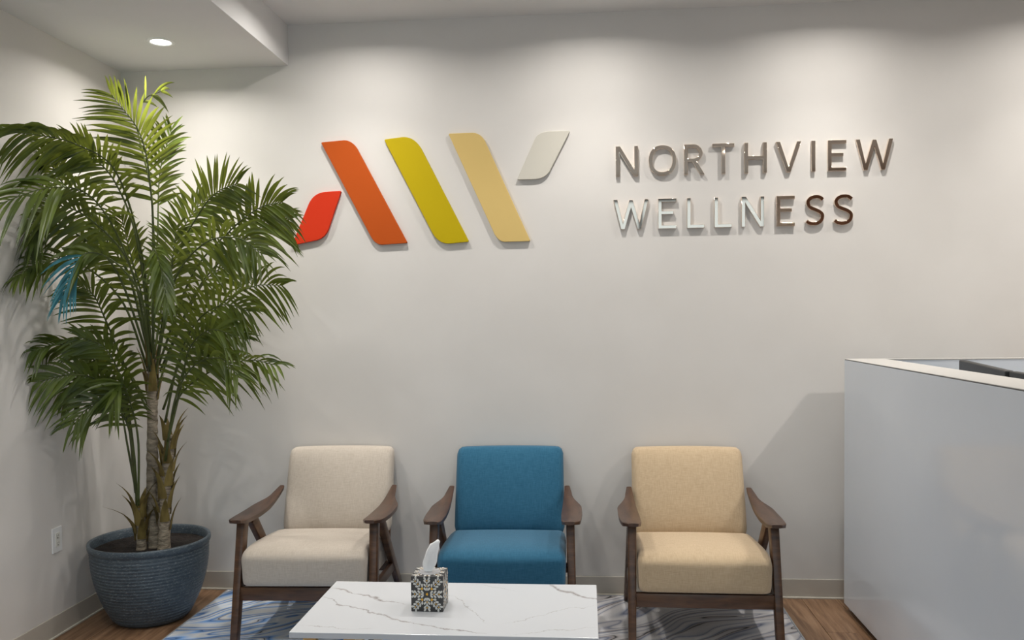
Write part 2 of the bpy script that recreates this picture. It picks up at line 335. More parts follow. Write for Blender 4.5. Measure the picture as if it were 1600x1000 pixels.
def pot_mat():
    m, nt, b = new_mat('slate_blue_glaze')
    v = coords(nt, (1, 1, 3))
    n = N(nt, 'ShaderNodeTexNoise', Scale=16.0, Detail=5.0, Roughness=0.7)
    nt.links.new(v, n.inputs['Vector'])
    sp = N(nt, 'ShaderNodeTexNoise', Scale=85.0, Detail=3.0, Roughness=0.6)
    nt.links.new(v, sp.inputs['Vector'])
    c1 = ramp(nt, n.outputs[0], [(0.35, (0.044, 0.064, 0.082)), (0.65, (0.078, 0.104, 0.126))])
    k = ramp(nt, sp.outputs[0], [(0.55, (0, 0, 0)), (0.70, (0.7, 0.7, 0.7))])
    mx = N(nt, 'ShaderNodeMix', data_type='RGBA')
    nt.links.new(k, mx.inputs[0])
    nt.links.new(c1, mx.inputs[6])
    mx.inputs[7].default_value = (0.27, 0.30, 0.32, 1)
    nt.links.new(mx.outputs[2], b.inputs['Base Color'])
    b.inputs['Roughness'].default_value = 0.42
    bump(nt, b, sp.outputs[0], 0.2, 0.003)
    return m
M['pot'] = pot_mat()

def leaf_mat(name, c1, c2, trans):
    m, nt, b = new_mat(name)
    v = coords(nt)
    n = N(nt, 'ShaderNodeTexNoise', Scale=9.0, Detail=2.0)
    nt.links.new(v, n.inputs['Vector'])
    nt.links.new(ramp(nt, n.outputs[0], [(0.35, c1), (0.65, c2)]), b.inputs['Base Color'])
    b.inputs['Roughness'].default_value = 0.36
    b.inputs['Specular IOR Level'].default_value = 0.45
    t = N(nt, 'ShaderNodeBsdfTranslucent')
    t.inputs[0].default_value = (*trans, 1)
    mx = N(nt, 'ShaderNodeMixShader')
    mx.inputs[0].default_value = 0.22
    out = nt.nodes['Material Output']
    nt.links.new(b.outputs[0], mx.inputs[1])
    nt.links.new(t.outputs[0], mx.inputs[2])
    nt.links.new(mx.outputs[0], out.inputs[0])
    return m
M['leaf'] = leaf_mat('palm_leaf', (0.036, 0.062, 0.011), (0.115, 0.160, 0.024), (0.22, 0.25, 0.03))
M['leaf_teal'] = leaf_mat('palm_leaf_teal', (0.05, 0.20, 0.25), (0.10, 0.34, 0.42), (0.06, 0.25, 0.25))

def glass_mat():
    m = bpy.data.materials.new('window_glass')
    m.use_nodes = True
    nt = m.node_tree
    nt.nodes.remove(nt.nodes['Principled BSDF'])
    t = N(nt, 'ShaderNodeBsdfTransparent')
    t.inputs[0].default_value = (0.95, 0.98, 0.97, 1)
    g = N(nt, 'ShaderNodeBsdfGlossy')
    g.inputs['Roughness'].default_value = 0.02
    mx = N(nt, 'ShaderNodeMixShader')
    mx.inputs[0].default_value = 0.07
    nt.links.new(t.outputs[0], mx.inputs[1])
    nt.links.new(g.outputs[0], mx.inputs[2])
    nt.links.new(mx.outputs[0], nt.nodes['Material Output'].inputs[0])
    return m
M['glass'] = glass_mat()

def emit_mat():
    m, nt, b = new_mat('lit_lens')
    b.inputs['Base Color'].default_value = (0.9, 0.9, 0.88, 1)
    b.inputs['Emission Color'].default_value = (*DOWNLIGHT_COL, 1)
    b.inputs['Emission Strength'].default_value = 12
    return m
M['lens'] = emit_mat()

# ---------------------------------------------------------------- mesh helpers
def obj(name, bm, mat, parent=None, smooth=False, kind=None):
    me = bpy.data.meshes.new(name)
    bmesh.ops.recalc_face_normals(bm, faces=bm.faces) if bm.faces else None
    bm.to_mesh(me)
    bm.free()
    for mt in (mat if isinstance(mat, (list, tuple)) else [mat]):
        me.materials.append(mt)
    if smooth:
        for p in me.polygons:
            p.use_smooth = True
        if smooth is not True:
            me.set_sharp_from_angle(angle=math.radians(smooth))
    o = bpy.data.objects.new(name, me)
    COL.objects.link(o)
    if parent:
        o.parent = parent
    if kind:
        o['kind'] = kind
    return o

def tag(o, label, cat, group=None):
    o['label'] = label
    o['category'] = cat
    if group:
        o['group'] = group
    return o

def thing(name, label, cat, loc=(0, 0, 0), rz=0, group=None):
    o = bpy.data.objects.new(name, None)
    COL.objects.link(o)
    o.empty_display_size = 0.1
    o.location = loc
    o.rotation_euler = (0, 0, rz)
    return tag(o, label, cat, group)

def copy_thing(src, loc, rz, label, group=None):
    r = src.copy()
    COL.objects.link(r)
    r.location = loc
    r.rotation_euler = (0, 0, rz)
    r['label'] = label
    if group:
        r['group'] = group
    for ch in list(src.children):
        c = ch.copy()
        COL.objects.link(c)
        c.parent = r
        for g in ch.children:
            d = g.copy()
            COL.objects.link(d)
            d.parent = c
    return r

def add_box(bm, lo, hi, bev=0.0, seg=2):
    lo, hi = Vector(lo), Vector(hi)
    ret = bmesh.ops.create_cube(bm, size=1.0)
    vs = ret['verts']
    c, d = (lo + hi) / 2, hi - lo
    for v in vs:
        v.co = Vector((v.co.x * d.x, v.co.y * d.y, v.co.z * d.z)) + c
    if bev:
        es = list({e for v in vs for e in v.link_edges})
        bmesh.ops.bevel(bm, geom=es, offset=bev, segments=seg, profile=0.5, affect='EDGES')

def box(lo, hi, bev=0.0, seg=2):
    bm = bmesh.new()
    add_box(bm, lo, hi, bev, seg)
    return bm

def add_beam(bm, a, b, sa, sb, bev=0.004, ref=Vector((1, 0, 0))):
    """square bar from a to b; sa, sb = (size along ref, size across) at each end; ends cut level"""
    a, b = Vector(a), Vector(b)
    t = (b - a).normalized()
    x = (ref - t * ref.dot(t)).normalized()
    y = t.cross(x)
    vs = []
    for p, s in ((a, sa), (b, sb)):
        for sx, sy in ((-1, -1), (1, -1), (1, 1), (-1, 1)):
            vs.append(bm.verts.new(p + x * sx * s[0] / 2 + y * sy * s[1] / 2))
    fs = [bm.faces.new([vs[i] for i in q]) for q in ((0, 1, 2, 3), (7, 6, 5, 4), (0, 4, 5, 1), (1, 5, 6, 2), (2, 6, 7, 3), (3, 7, 4, 0))]
    if bev:
        es = list({e for f in fs for e in f.edges})
        bmesh.ops.bevel(bm, geom=es, offset=bev, segments=2, profile=0.5, affect='EDGES')
    for v in bm.verts:                    # feet cut flat on the floor
        v.co.z = max(v.co.z, 0.0)

def add_lathe(bm, prof, seg=64, centre=(0, 0, 0)):
    c = Vector(centre)
    rings = []
    for r, z in prof:
        rings.append([bm.verts.new(c + Vector((r * math.cos(2 * PI * i / seg), r * math.sin(2 * PI * i / seg), z))) for i in range(seg)])
    for a, b in zip(rings, rings[1:]):
        for i in range(seg):
            j = (i + 1) % seg
            bm.faces.new((a[i], a[j], b[j], b[i]))
    return rings

def spline(pts, n):
    """Catmull-Rom through pts"""
    P = [Vector(p) for p in pts]
    P = [P[0] * 2 - P[1]] + P + [P[-1] * 2 - P[-2]]
    out = []
    k = len(P) - 3
    for i in range(n + 1):
        t = i / n * k
        s = min(int(t), k - 1)
        t -= s
        a, b, c, d = P[s:s + 4]
        out.append(0.5 * ((2 * b) + (c - a) * t + (2 * a - 5 * b + 4 * c - d) * t * t + (3 * b - a - 3 * c + d) * t ** 3))
    return out

def add_tube(bm, path, radii, seg=6, wob=0.0, cap=True):
    rings = []
    prev = None
    for i, p in enumerate(path):
        t = (path[min(i + 1, len(path) - 1)] - path[max(i - 1, 0)]).normalized()
        ref = prev if prev is not None else (Vector((0, 1, 0)) if abs(t.y) < 0.9 else Vector((1, 0, 0)))
        x = (ref - t * ref.dot(t)).normalized()
        prev = x
        y = t.cross(x)
        r = radii[i]
        ring = []
        for k in range(seg):
            a = 2 * PI * k / seg
            rr = r * (1 + wob * noise.noise(Vector((math.cos(a) * 1.5, math.sin(a) * 1.5, p.z * 30))))
            ring.append(bm.verts.new(p + (x * math.cos(a) + y * math.sin(a)) * rr))
        rings.append(ring)
    for a, b in zip(rings, rings[1:]):
        for k in range(seg):
            j = (k + 1) % seg
            bm.faces.new((a[k], a[j], b[j], b[k]))
    if cap:
        bm.faces.new(rings[0][::-1])
        bm.faces.new(rings[-1])

def rounded_block(half, e_top, e_low, r_side, cuts=16, puff=None, warp=None, low_ins=1.0):
    """cushion: squircle section in YZ (exponent e_top above, e_low below), ends rounded by r_side; puff(u)->offset, warp(p)->p"""
    bm = bmesh.new()
    bmesh.ops.create_cube(bm, size=2.0)
    bmesh.ops.subdivide_edges(bm, edges=bm.edges[:], cuts=cuts, use_grid_fill=True)
    hx, hy, hz = half
    a = r_side / hx
    for v in bm.verts:
        x, y, z = [math.copysign(1 - (1 - abs(c)) ** 1.5, c) for c in v.co]
        k = min(1, max(0, (z + 0.7) / 1.4))
        e = e_low + (e_top - e_low) * k * k * (3 - 2 * k)
        m = max(abs(y), abs(z))
        if m > 1e-6:
            f = m / ((abs(y) ** e + abs(z) ** e) ** (1 / e))
            y, z = y * f, z * f
        ax = max(0.0, (abs(x) - (1 - a)) / a)
        ins = r_side * (1 - math.sqrt(max(0, 1 - ax * ax)))
        p = Vector((x * hx, y * (hy - ins), z * (hz - ins * (1 if z > 0 else low_ins))))
        if puff:
            p = p + puff(Vector((x, y, z)))
        v.co = warp(p) if warp else p
    return bm

def outline_mesh(loops, thick, bev):
    """filled flat outline(s) in XZ, extruded along Y from 0 (back) to -thick (front)"""
    cu = bpy.data.curves.new('outline', 'CURVE')
    cu.dimensions = '2D'
    cu.fill_mode = 'BOTH'
    cu.extrude = thick / 2 - bev
    cu.bevel_depth = bev
    cu.bevel_resolution = 1
    cu.offset = -bev
    for lp in loops:
        sp = cu.splines.new('POLY')
        sp.points.add(len(lp) - 1)
        for pt, (x, z) in zip(sp.points, lp):
            pt.co = (x, z, 0, 1)
        sp.use_cyclic_u = True
    ob = bpy.data.objects.new('outline', cu)
    COL.objects.link(ob)
    dg = bpy.context.evaluated_depsgraph_get()
    me = bpy.data.meshes.new_from_object(ob.evaluated_get(dg))
    bpy.data.objects.remove(ob)
    bpy.data.curves.remove(cu)
    # curve plane XY -> wall plane XZ, depth to -Y
    me.transform(Matrix(((1, 0, 0, 0), (0, 0, -1, -thick / 2), (0, 1, 0, 0), (0, 0, 0, 1))))
    return me

# ================================================================ SETTING
# daylight comes through a shop window in the wall behind the camera; dark oak panelling beside it
WX0, WX1, WZ0, WZ1 = -2.3, 2.12, 0.12, 2.86
T = 0.14
bm = bmesh.new()
add_box(bm, (LEFT_X, FRONT_Y - T, 0), (WX0, FRONT_Y, CEIL))
add_box(bm, (WX1, FRONT_Y - T, 0), (RIGHT_X, FRONT_Y, CEIL))
add_box(bm, (WX0, FRONT_Y - T, 0), (WX1, FRONT_Y, WZ0))
add_box(bm, (WX0, FRONT_Y - T, WZ1), (WX1, FRONT_Y, CEIL))
obj('wall_front', bm, M['wall'], kind='structure')
obj('wall_left', box((LEFT_X - T, FRONT_Y - T, 0), (LEFT_X, WALL_Y + T, CEIL)), M['wall'], kind='structure')
obj('wall_back', box((LEFT_X, WALL_Y, 0), (RIGHT_X, WALL_Y + T, CEIL)), M['wall'], kind='structure')
obj('wall_right', box((RIGHT_X, FRONT_Y - T, 0), (RIGHT_X + T, WALL_Y + T, CEIL)), M['wall'], kind='structure')
obj('ceiling', box((LEFT_X - T, FRONT_Y - T, CEIL), (RIGHT_X + T, WALL_Y + T, CEIL + 0.1)), M['ceiling'], kind='structure')
obj('soffit', box((LEFT_X, FRONT_Y, SOFFIT_Z), (SOFFIT_X, WALL_Y, CEIL)), M['ceiling'], kind='structure')

win = bpy.data.objects.new('window_1', None)
COL.objects.link(win)
win['kind'] = 'structure'
yw = FRONT_Y - 0.10
bm = bmesh.new()
for x0, x1, z0, z1 in ((WX0, WX1, WZ0, WZ0 + 0.06), (WX0, WX1, WZ1 - 0.06, WZ1), (WX0, WX0 + 0.06, WZ0 + 0.06, WZ1 - 0.06), (WX1 - 0.06, WX1, WZ0 + 0.06, WZ1 - 0.06)):
    add_box(bm, (x0, yw, z0), (x1, yw + 0.06, z1), 0.004)
obj('window_frame', bm, M['black'], win)
for k in (1, 2):
    x = WX0 + (WX1 - WX0) * k / 3
    obj('mullion', box((x - 0.025, yw, WZ0 + 0.06), (x + 0.025, yw + 0.06, WZ1 - 0.06), 0.004), M['black'], win)
for k in range(3):
    x0 = WX0 + (WX1 - WX0) * k / 3 + (0.06 if k == 0 else 0.025)
    x1 = WX0 + (WX1 - WX0) * (k + 1) / 3 - (0.06 if k == 2 else 0.025)
    obj('pane', box((x0, yw + 0.027, WZ0 + 0.06), (x1, yw + 0.033, WZ1 - 0.06)), M['glass'], win)
ld = bpy.data.lights.new('window_portal', 'AREA')
ld.shape = 'RECTANGLE'
ld.size, ld.size_y = WX1 - WX0, WZ1 - WZ0
ld.cycles.is_portal = True
lo = bpy.data.objects.new('window_portal', ld)
COL.objects.link(lo)
lo.matrix_world = Matrix.Translation(((WX0 + WX1) / 2, FRONT_Y - T - 0.01, (WZ0 + WZ1) / 2)) @ Matrix(((1, 0, 0, 0), (0, 0, -1, 0), (0, 1, 0, 0), (0, 0, 0, 1)))
pn = obj('trim_1', box((2.45, FRONT_Y, 0.0), (RIGHT_X, FRONT_Y + 0.02, 3.02), 0.003), M['door_brown'], kind='structure')

# floor: subfloor plus vinyl planks laid towards the sign wall
fl = obj('floor', box((LEFT_X - T, FRONT_Y - T, -0.1), (RIGHT_X + T, WALL_Y + T, -0.004)), PLANKS[1], kind='structure')
PW, PL, GAP = 0.182, 1.22, 0.0012
plank_meshes = {}
row = 0
x = LEFT_X
while x < RIGHT_X - 0.01:
    x1 = min(x + PW, RIGHT_X)
    y = WALL_Y - (row * 0.47 % 1.0) * PL
    top = WALL_Y
    while top > 0.4:
        bot = max(y, 0.4)
        if top - bot > 0.05:
            key = (round(x1 - x, 3), round(top - bot, 3), random.randrange(3))
            if key not in plank_meshes:
                b_ = bmesh.new()
                add_box(b_, (GAP, GAP, -0.004), (key[0] - GAP, key[1] - GAP, 0.0), 0.0008, 1)
                po = obj('plank', b_, PLANKS[key[2]], fl)
                plank_meshes[key] = po.data
            else:
                po = bpy.data.objects.new('plank', plank_meshes[key])
                COL.objects.link(po)
                po.parent = fl
            po.location = (x, bot, 0)
        top = y
        y -= PL
    row += 1
    x = x1
obj('floor_far', box((LEFT_X, FRONT_Y, -0.004), (RIGHT_X, 0.4, 0.0)), PLANKS[1], fl)

# cove base with its pale caulk line
def baseboard(name, lo, hi, clo, chi):
    o = obj(name, box(lo, hi, 0.0025, 2), M['base'], kind='structure')
    obj('caulk_line', box(clo, chi, 0.0015, 1), M['caulk'], o)
    return o
B = 0.0075
baseboard('baseboard_back', (LEFT_X, WALL_Y - B, 0.0), (RIGHT_X, WALL_Y, 0.1015), (LEFT_X + B, WALL_Y - B - 0.008, 0), (RIGHT_X, WALL_Y - B + 0.0005, 0.009))
baseboard('baseboard_left', (LEFT_X, FRONT_Y, 0.0), (LEFT_X + B, WALL_Y - B, 0.1015), (LEFT_X + B - 0.0005, FRONT_Y, 0), (LEFT_X + B + 0.008, WALL_Y - B - 0.008, 0.009))

# ================================================================ RUG
RX0, RX1, RY0, RY1 = -1.985, 0.985, 2.2, 4.528
rug = thing('area_rug', 'large rug with blue, white and black marbled swirls under the three armchairs', 'rug', ((RX0 + RX1) / 2, (RY0 + RY1) / 2, 0))
hx, hy = (RX1 - RX0) / 2, (RY1 - RY0) / 2
bm = bmesh.new()
nx, ny = 60, 46
gv = [[bm.verts.new((-hx + 0.008 + (2 * hx - 0.016) * i / nx, -hy + 0.008 + (2 * hy - 0.016) * j / ny, 0.0085 + 0.0008 * noise.noise(Vector((i * 0.4, j * 0.4, 0))))) for j in range(ny + 1)] for i in range(nx + 1)]
for i in range(nx):
    for j in range(ny):
        bm.faces.new((gv[i][j], gv[i + 1][j], gv[i + 1][j + 1], gv[i][j + 1]))
add_box(bm, (-hx + 0.008, -hy + 0.008, 0.001), (hx - 0.008, hy - 0.008, 0.0065))
obj('pile', bm, M['rug'], rug, smooth=40)
bm = bmesh.new()
for lo_, hi_ in (((-hx, -hy), (hx, -hy + 0.01)), ((-hx, hy - 0.01), (hx, hy)), ((-hx, -hy + 0.01), (-hx + 0.01, hy - 0.01)), ((hx - 0.01, -hy + 0.01), (hx, hy - 0.01))):
    add_box(bm, (*lo_, 0.0), (*hi_, 0.0105), 0.003, 2)
obj('edge_binding', bm, M['binding'], rug)

# ================================================================ RECEPTION DESK
DX, DY0, DY1, DZ = 1.283, 1.3, 4.39, 1.2645
desk = thing('reception_desk', 'tall white laminate reception desk with raised ledge at the right of the waiting area', 'desk', (DX, DY1, 0))
def dbox(name, lo, hi, mat, bev=0.0015, parent=None):
    bm = box(Vector(lo) - Vector((DX, DY1, 0)), Vector(hi) - Vector((DX, DY1, 0)), bev, 2)
    return obj(name, bm, mat, parent or desk)
dbox('front_panel', (DX, DY0, 0.034), (DX + 0.025, DY1, DZ - 0.0065), M['laminate'])
dbox('ledge', (DX, DY0, DZ - 0.003), (DX + 0.185, DY1, DZ), M['laminate_top'], 0.001)
dbox('ledge_seam', (DX + 0.0015, DY0 + 0.002, DZ - 0.0065), (DX + 0.18, DY1 - 0.002, DZ - 0.003), M['seam'], 0)
dbox('end_panel', (DX + 0.025, DY1 - 0.025, 0.0), (DX + 0.86, DY1, DZ - 0.0066), M['laminate'])
dbox('end_cap', (DX + 0.185, DY1 - 0.027, DZ - 0.0066), (DX + 0.86, DY1, DZ), M['laminate_top'], 0.001)
dbox('inner_panel', (DX + 0.16, DY0, 0.72), (DX + 0.18, DY1 - 0.025, DZ - 0.0066), M['laminate'])
dbox('worktop', (DX + 0.18, DY0, 0.72), (DX + 0.86, DY1 - 0.025, 0.75), M['laminate_top'])
dbox('toe_kick', (DX + 0.03, DY0 + 0.02, 0.0), (DX + 0.10, DY1 - 0.025, 0.1), M['toe'], 0)

def monitor(loc, rz, width, label):
    t = thing('computer_monitor', label, 'monitor', loc, rz, 'monitors on the reception desk')
    h0, h1 = 0.12, 0.515
    obj('housing', box((-width / 2, 0.0, h0), (width / 2, 0.032, h1), 0.006, 3), M['black'], t)
    obj('rear_bulge', box((-width * 0.3, 0.032, h0 + 0.07), (width * 0.3, 0.055, h1 - 0.10), 0.012, 3), M['black'], t)
    obj('screen', box((-width / 2 + 0.008, -0.001, h0 + 0.012), (width / 2 - 0.008, 0.001, h1 - 0.008)), M['screen'], t)
    bm = box((-0.03, 0.05, 0.006), (0.03, 0.075, 0.36), 0.006, 2)
    obj('stand_neck', bm, M['black'], t)
    obj('stand_base', box((-0.13, -0.04, 0.0), (0.13, 0.14, 0.010), 0.003, 2), M['black'], t)
    return t
# backs turned to the waiting side, screens to the receptionist
def mon_between(a, b, label):
    a, b = Vector((a[0], a[1])), Vector((b[0], b[1]))
    c = (a + b) / 2
    d = (b - a)
    monitor((c.x, c.y, 0.75), math.atan2(d.y, d.x), d.length, label)
mon_between((1.635, 3.43), (1.785, 4.20), 'wide black monitor behind the desk ledge, the one nearer the sign wall')
mon_between((1.57, 2.62), (1.636, 3.405), 'black monitor behind the desk ledge, cut off by the right edge of the picture')

# ================================================================ DOWNLIGHTS
def downlight(x, y, z, watts, label, group, first=[None]):
    if first[0] is None:
        t = thing('recessed_downlight', label, 'ceiling light', (x, y, z), 0, group)
        bm = bmesh.new()
        add_lathe(bm, [(0.047, -0.0015), (0.049, -0.005), (0.060, -0.006), (0.066, -0.003), (0.067, 0.0)], 48)
        obj('trim_ring', bm, M['trim_white'], t, smooth=True)
        bm = bmesh.new()
        rg = add_lathe(bm, [(0.048, -0.0012), (0.030, -0.0018), (0.012, -0.002)], 40)
        bm.faces.new(rg[-1])
        obj('lens', bm, M['lens'], t, smooth=True)
        first[0] = t
    else:
        t = copy_thing(first[0], (x, y, z), 0, label, group)
    ld = bpy.data.lights.new('downlight_lamp', 'AREA')
    ld.shape = 'DISK'
    ld.size = 0.09
    ld.energy = watts
    ld.color = DOWNLIGHT_COL
    ld.spread = math.radians(156)
    lo = bpy.data.objects.new('downlight_lamp', ld)
    COL.objects.link(lo)
    lo.location = (x, y, z - 0.007)
    sd = bpy.data.lights.new('downlight_beam', 'SPOT')      # the fixture's reflector beam
    sd.energy = BEAM_W if y > 3 else BEAM_W * (3.8 if y > 1 and x > 0 else 0.45 if y > 1 else 0.15)
    sd.color = DOWNLIGHT_COL
    sd.spot_size = math.radians(104 if y > 3 else 145)
    sd.spot_blend = 1.0
    sd.shadow_soft_size = 0.04
    so = bpy.data.objects.new('downlight_beam', sd)
    COL.objects.link(so)
    so.location = (x, y, z - 0.009)
    return lo
downlight(-2.06, 4.09, SOFFIT_Z, SOFFIT_W, 'lit round downlight in the low soffit above the potted palm', 'recessed downlights')
for k, x in enumerate((-1.13, 0.04, 1.21, 2.38)):
    downlight(x, 4.03, CEIL, WASH_W, 'round downlight washing the sign wall, %s to the right of the soffit' % ('first', 'second', 'third', 'fourth')[k], 'recessed downlights')
downlight(-2.06, 2.6, SOFFIT_Z, 4.0, 'unseen round downlight added in the low soffit, nearer the camera', 'recessed downlights')  # extra lamp out of view, added to brighten the upper left fronds
for y, xs, where in ((2.75, (-0.9, 2.62), 'between the sign wall and the camera'), (0.5, (-0.3, 1.4, 3.1), 'above the camera')):
    for k, x in enumerate(xs):
        downlight(x, y, CEIL, ROOM_W, 'round ceiling downlight %s, %s from the left' % (where, ('first', 'second', 'third', 'fourth')[k]), 'recessed downlights of the room')

# ================================================================ SIGN
def letter_outline(ch, w, h, s):
    """loops in a w x h box, stroke s"""
    if ch == 'I':
        return [[(0, 0), (w, 0), (w, h), (0, h)]]
    if ch == 'L':
        return [[(0, 0), (w, 0), (w, s * .92), (s, s * .92), (s, h), (0, h)]]
    if ch == 'E':
        t = s * .92
        m0, m1 = h * .53 - t / 2, h * .53 + t / 2
        return [[(0, 0), (w, 0), (w, t), (s, t), (s, m0), (w * .84, m0), (w * .84, m1), (s, m1), (s, h - t), (w, h - t), (w, h), (0, h)]]
    if ch == 'T':
        c = w / 2
        return [[(c - s / 2, 0), (c + s / 2, 0), (c + s / 2, h - s * .92), (w, h - s * .92), (w, h), (0, h), (0, h - s * .92), (c - s / 2, h - s * .92)]]
    if ch == 'H':
        m0, m1 = h * .5 - s * .46, h * .5 + s * .46
        return [[(0, 0), (s, 0), (s, m0), (w - s, m0), (w - s, 0), (w, 0), (w, h), (w - s, h), (w - s, m1), (s, m1), (s, h), (0, h)]]
    if ch == 'N':
        k = s * 1.18
        return [[(0, 0), (s, 0), (s, h - k * 1.45), (w - k, 0), (w, 0), (w, h), (w - s, h), (w - s, k * 1.45), (k, h), (0, h)]]
    if ch == 'V':
        k, c = s * 1.1, w / 2
        return [[(c - s * .52, 0), (c + s * .52, 0), (w, h), (w - k, h), (c, s * 1.35), (k, h), (0, h)]]
    if ch == 'W':
        k, f = s * 1.06, .265
        return [[(w * f - s * .5, 0), (w * f + s * .5, 0), (w / 2, h * .74), (w * (1 - f) - s * .5, 0), (w * (1 - f) + s * .5, 0), (w, h), (w - k, h),
                 (w * (1 - f), s * 1.7), (w / 2 + s * .48, h * .98), (w / 2 - s * .48, h * .98), (w * f, s * 1.7), (k, h), (0, h)]]
    if ch == 'O':
        def el(rx, rz, n=56):
            e = 2 / 2.25
            return [(w / 2 + rx * math.copysign(abs(math.cos(a)) ** e, math.cos(a)), h / 2 + rz * math.copysign(abs(math.sin(a)) ** e, math.sin(a))) for a in (2 * PI * i / n for i in range(n))]
        return [el(w / 2, h / 2), el(w / 2 - s, h / 2 - s)]
    if ch == 'R':
        zb = h * .42                     # underside of the bowl
        rr = (h - zb) / 2
        cx, cz = w * .90 - rr, zb + rr
        arc = [(cx + rr * math.cos(a), cz + rr * math.sin(a)) for a in (-PI / 2 + PI * i / 20 for i in range(2, 21))]
        ri = rr - s * .92
        outer = [(0, 0), (s, 0), (s, zb), (w * .40, zb), (w - s * 1.2, 0), (w, 0), (w * .40 + s * 1.25, zb + .002)] + arc + [(0, h)]
        arc2 = [(cx + ri * math.cos(a), cz + ri * math.sin(a)) for a in (-PI / 2 + PI * i / 18 for i in range(19))]
        inner = [(s, cz - ri)] + arc2 + [(s, cz + ri)]
        return [outer, inner]
    if ch == 'S':
        P = [(.93, .845), (.76, .925), (.54, .945), (.30, .915), (.14, .82), (.125, .71), (.24, .60), (.46, .535), (.68, .475), (.86, .39), (.90, .275), (.82, .15), (.62, .075), (.40, .055), (.20, .08), (.04, .155)]
        path = spline([(x * w, z * h, 0) for x, z in P], 70)
        L, R_ = [], []
        for i, p in enumerate(path):
            t = (path[min(i + 1, 70)] - path[max(i - 1, 0)]).normalized()
            n = Vector((-t.y, t.x, 0)) * s / 2
            L.append((p.x + n.x, p.y + n.y))
            R_.append((p.x - n.x, p.y - n.y))
        return [L + R_[::-1]]

LABELS = {
    'top': ['first letter in the top line', 'second letter in the top line', 'third letter in the top line', 'fourth letter in the top line', 'fifth letter in the top line',
            'sixth letter in the top line', 'seventh letter in the top line', 'eighth letter in the top line', 'last letter in the top line'],
    'bottom': ['first letter in the lower line', 'second letter in the lower line', 'third letter in the lower line', 'fourth letter in the lower line', 'fifth letter in the lower line',
               'sixth letter in the lower line', 'second letter from the end in the lower line', 'last letter in the lower line'],
}
for key, (z0, z1, chars) in (('top', TOP_ROW), ('bottom', BOTTOM_ROW)):
    for (ch, x0, x1), where in zip(chars, LABELS[key]):
        w_, h_ = x1 - x0, z1 - z0
        me = outline_mesh(letter_outline(ch, w_, h_, 0.0192 if ch not in 'SO' else 0.0185), 0.019, 0.0016)
        me.materials.append(M['letter'])
        o = bpy.data.objects.new('sign_letter', me)
        COL.objects.link(o)
        o.location = (x0, WALL_Y, z0)
        tag(o, 'polished metal capital %s, %s of the sign' % (ch, where), 'letter', 'metal letters of the wall sign')

LOGO_LABEL = {'red': 'short red slanted logo panel with two rounded corners, leftmost on the wall',
              'orange': 'long burnt orange slanted logo panel on the sign wall',
              'olive': 'long olive yellow slanted logo panel on the sign wall',
              'tan': 'long pale tan slanted logo panel on the sign wall',
              'cream': 'short cream white slanted logo panel, highest and rightmost of the logo'}
for k, segs in LOGO.items():
    loop = []
    n = len(segs)
    for i, sg in enumerate(segs):
        if sg[0] in 'cl':
            loop.append((sg[1], sg[2]))
        else:
            a, c, b = Vector(loop[-1]), Vector((sg[1], sg[2])), Vector((sg[3], sg[4]))
            for j in range(1, 15):
                t = j / 14
                q = a * (1 - t) ** 2 + c * 2 * t * (1 - t) + b * t * t
                loop.append((q.x, q.y))
    # soften the pointed corners a little
    out = []
    m = len(loop)
    corner = {(sg[1], sg[2]) for sg in segs if sg[0] == 'c'}
    for i, p in enumerate(loop):
        if p in corner:
            P, A, Bq = Vector(p), Vector(loop[i - 1]), Vector(loop[(i + 1) % m])
            a, b = P + (A - P).normalized() * 0.009, P + (Bq - P).normalized() * 0.009
            for j in range(5):
                t = j / 4
                q = a * (1 - t) ** 2 + P * 2 * t * (1 - t) + b * t * t
                out.append((q.x, q.y))
        else:
            out.append(p)
    cx = sum(p[0] for p in out) / len(out)
    cz = sum(p[1] for p in out) / len(out)
    me = outline_mesh([[(x - cx, z - cz) for x, z in out]], 0.018, 0.0015)
    me.materials.append(M['logo_' + k])
    o = bpy.data.objects.new('logo_panel', me)
    COL.objects.link(o)
    o.location = (cx, WALL_Y, cz)
    tag(o, LOGO_LABEL[k], 'sign panel', 'slanted panels of the wall logo')

# ================================================================ OUTLET
t = thing('wall_outlet', 'white duplex electrical outlet on the left wall beside the planter', 'outlet', (LEFT_X, 3.855, 0.458))
obj('cover_plate', box((0, -0.038, -0.06), (0.0065, 0.038, 0.06), 0.0028, 2), M['trim_white'], t)
obj('receptacle', box((0.0055, -0.0165, -0.034), (0.0085, 0.0165, 0.034), 0.001, 2), M['device_ivory'], t)
for dz in (0.017, -0.017):
    for y0, y1, z0, z1 in ((-0.007, -0.005, -0.001, 0.007), (0.005, 0.007, -0.001, 0.007), (-0.0028, 0.0028, -0.011, -0.005)):
        obj('slot', box((0.008, y0, dz + z0), (0.0088, y1, dz + z1)), M['dark_slot'], t)

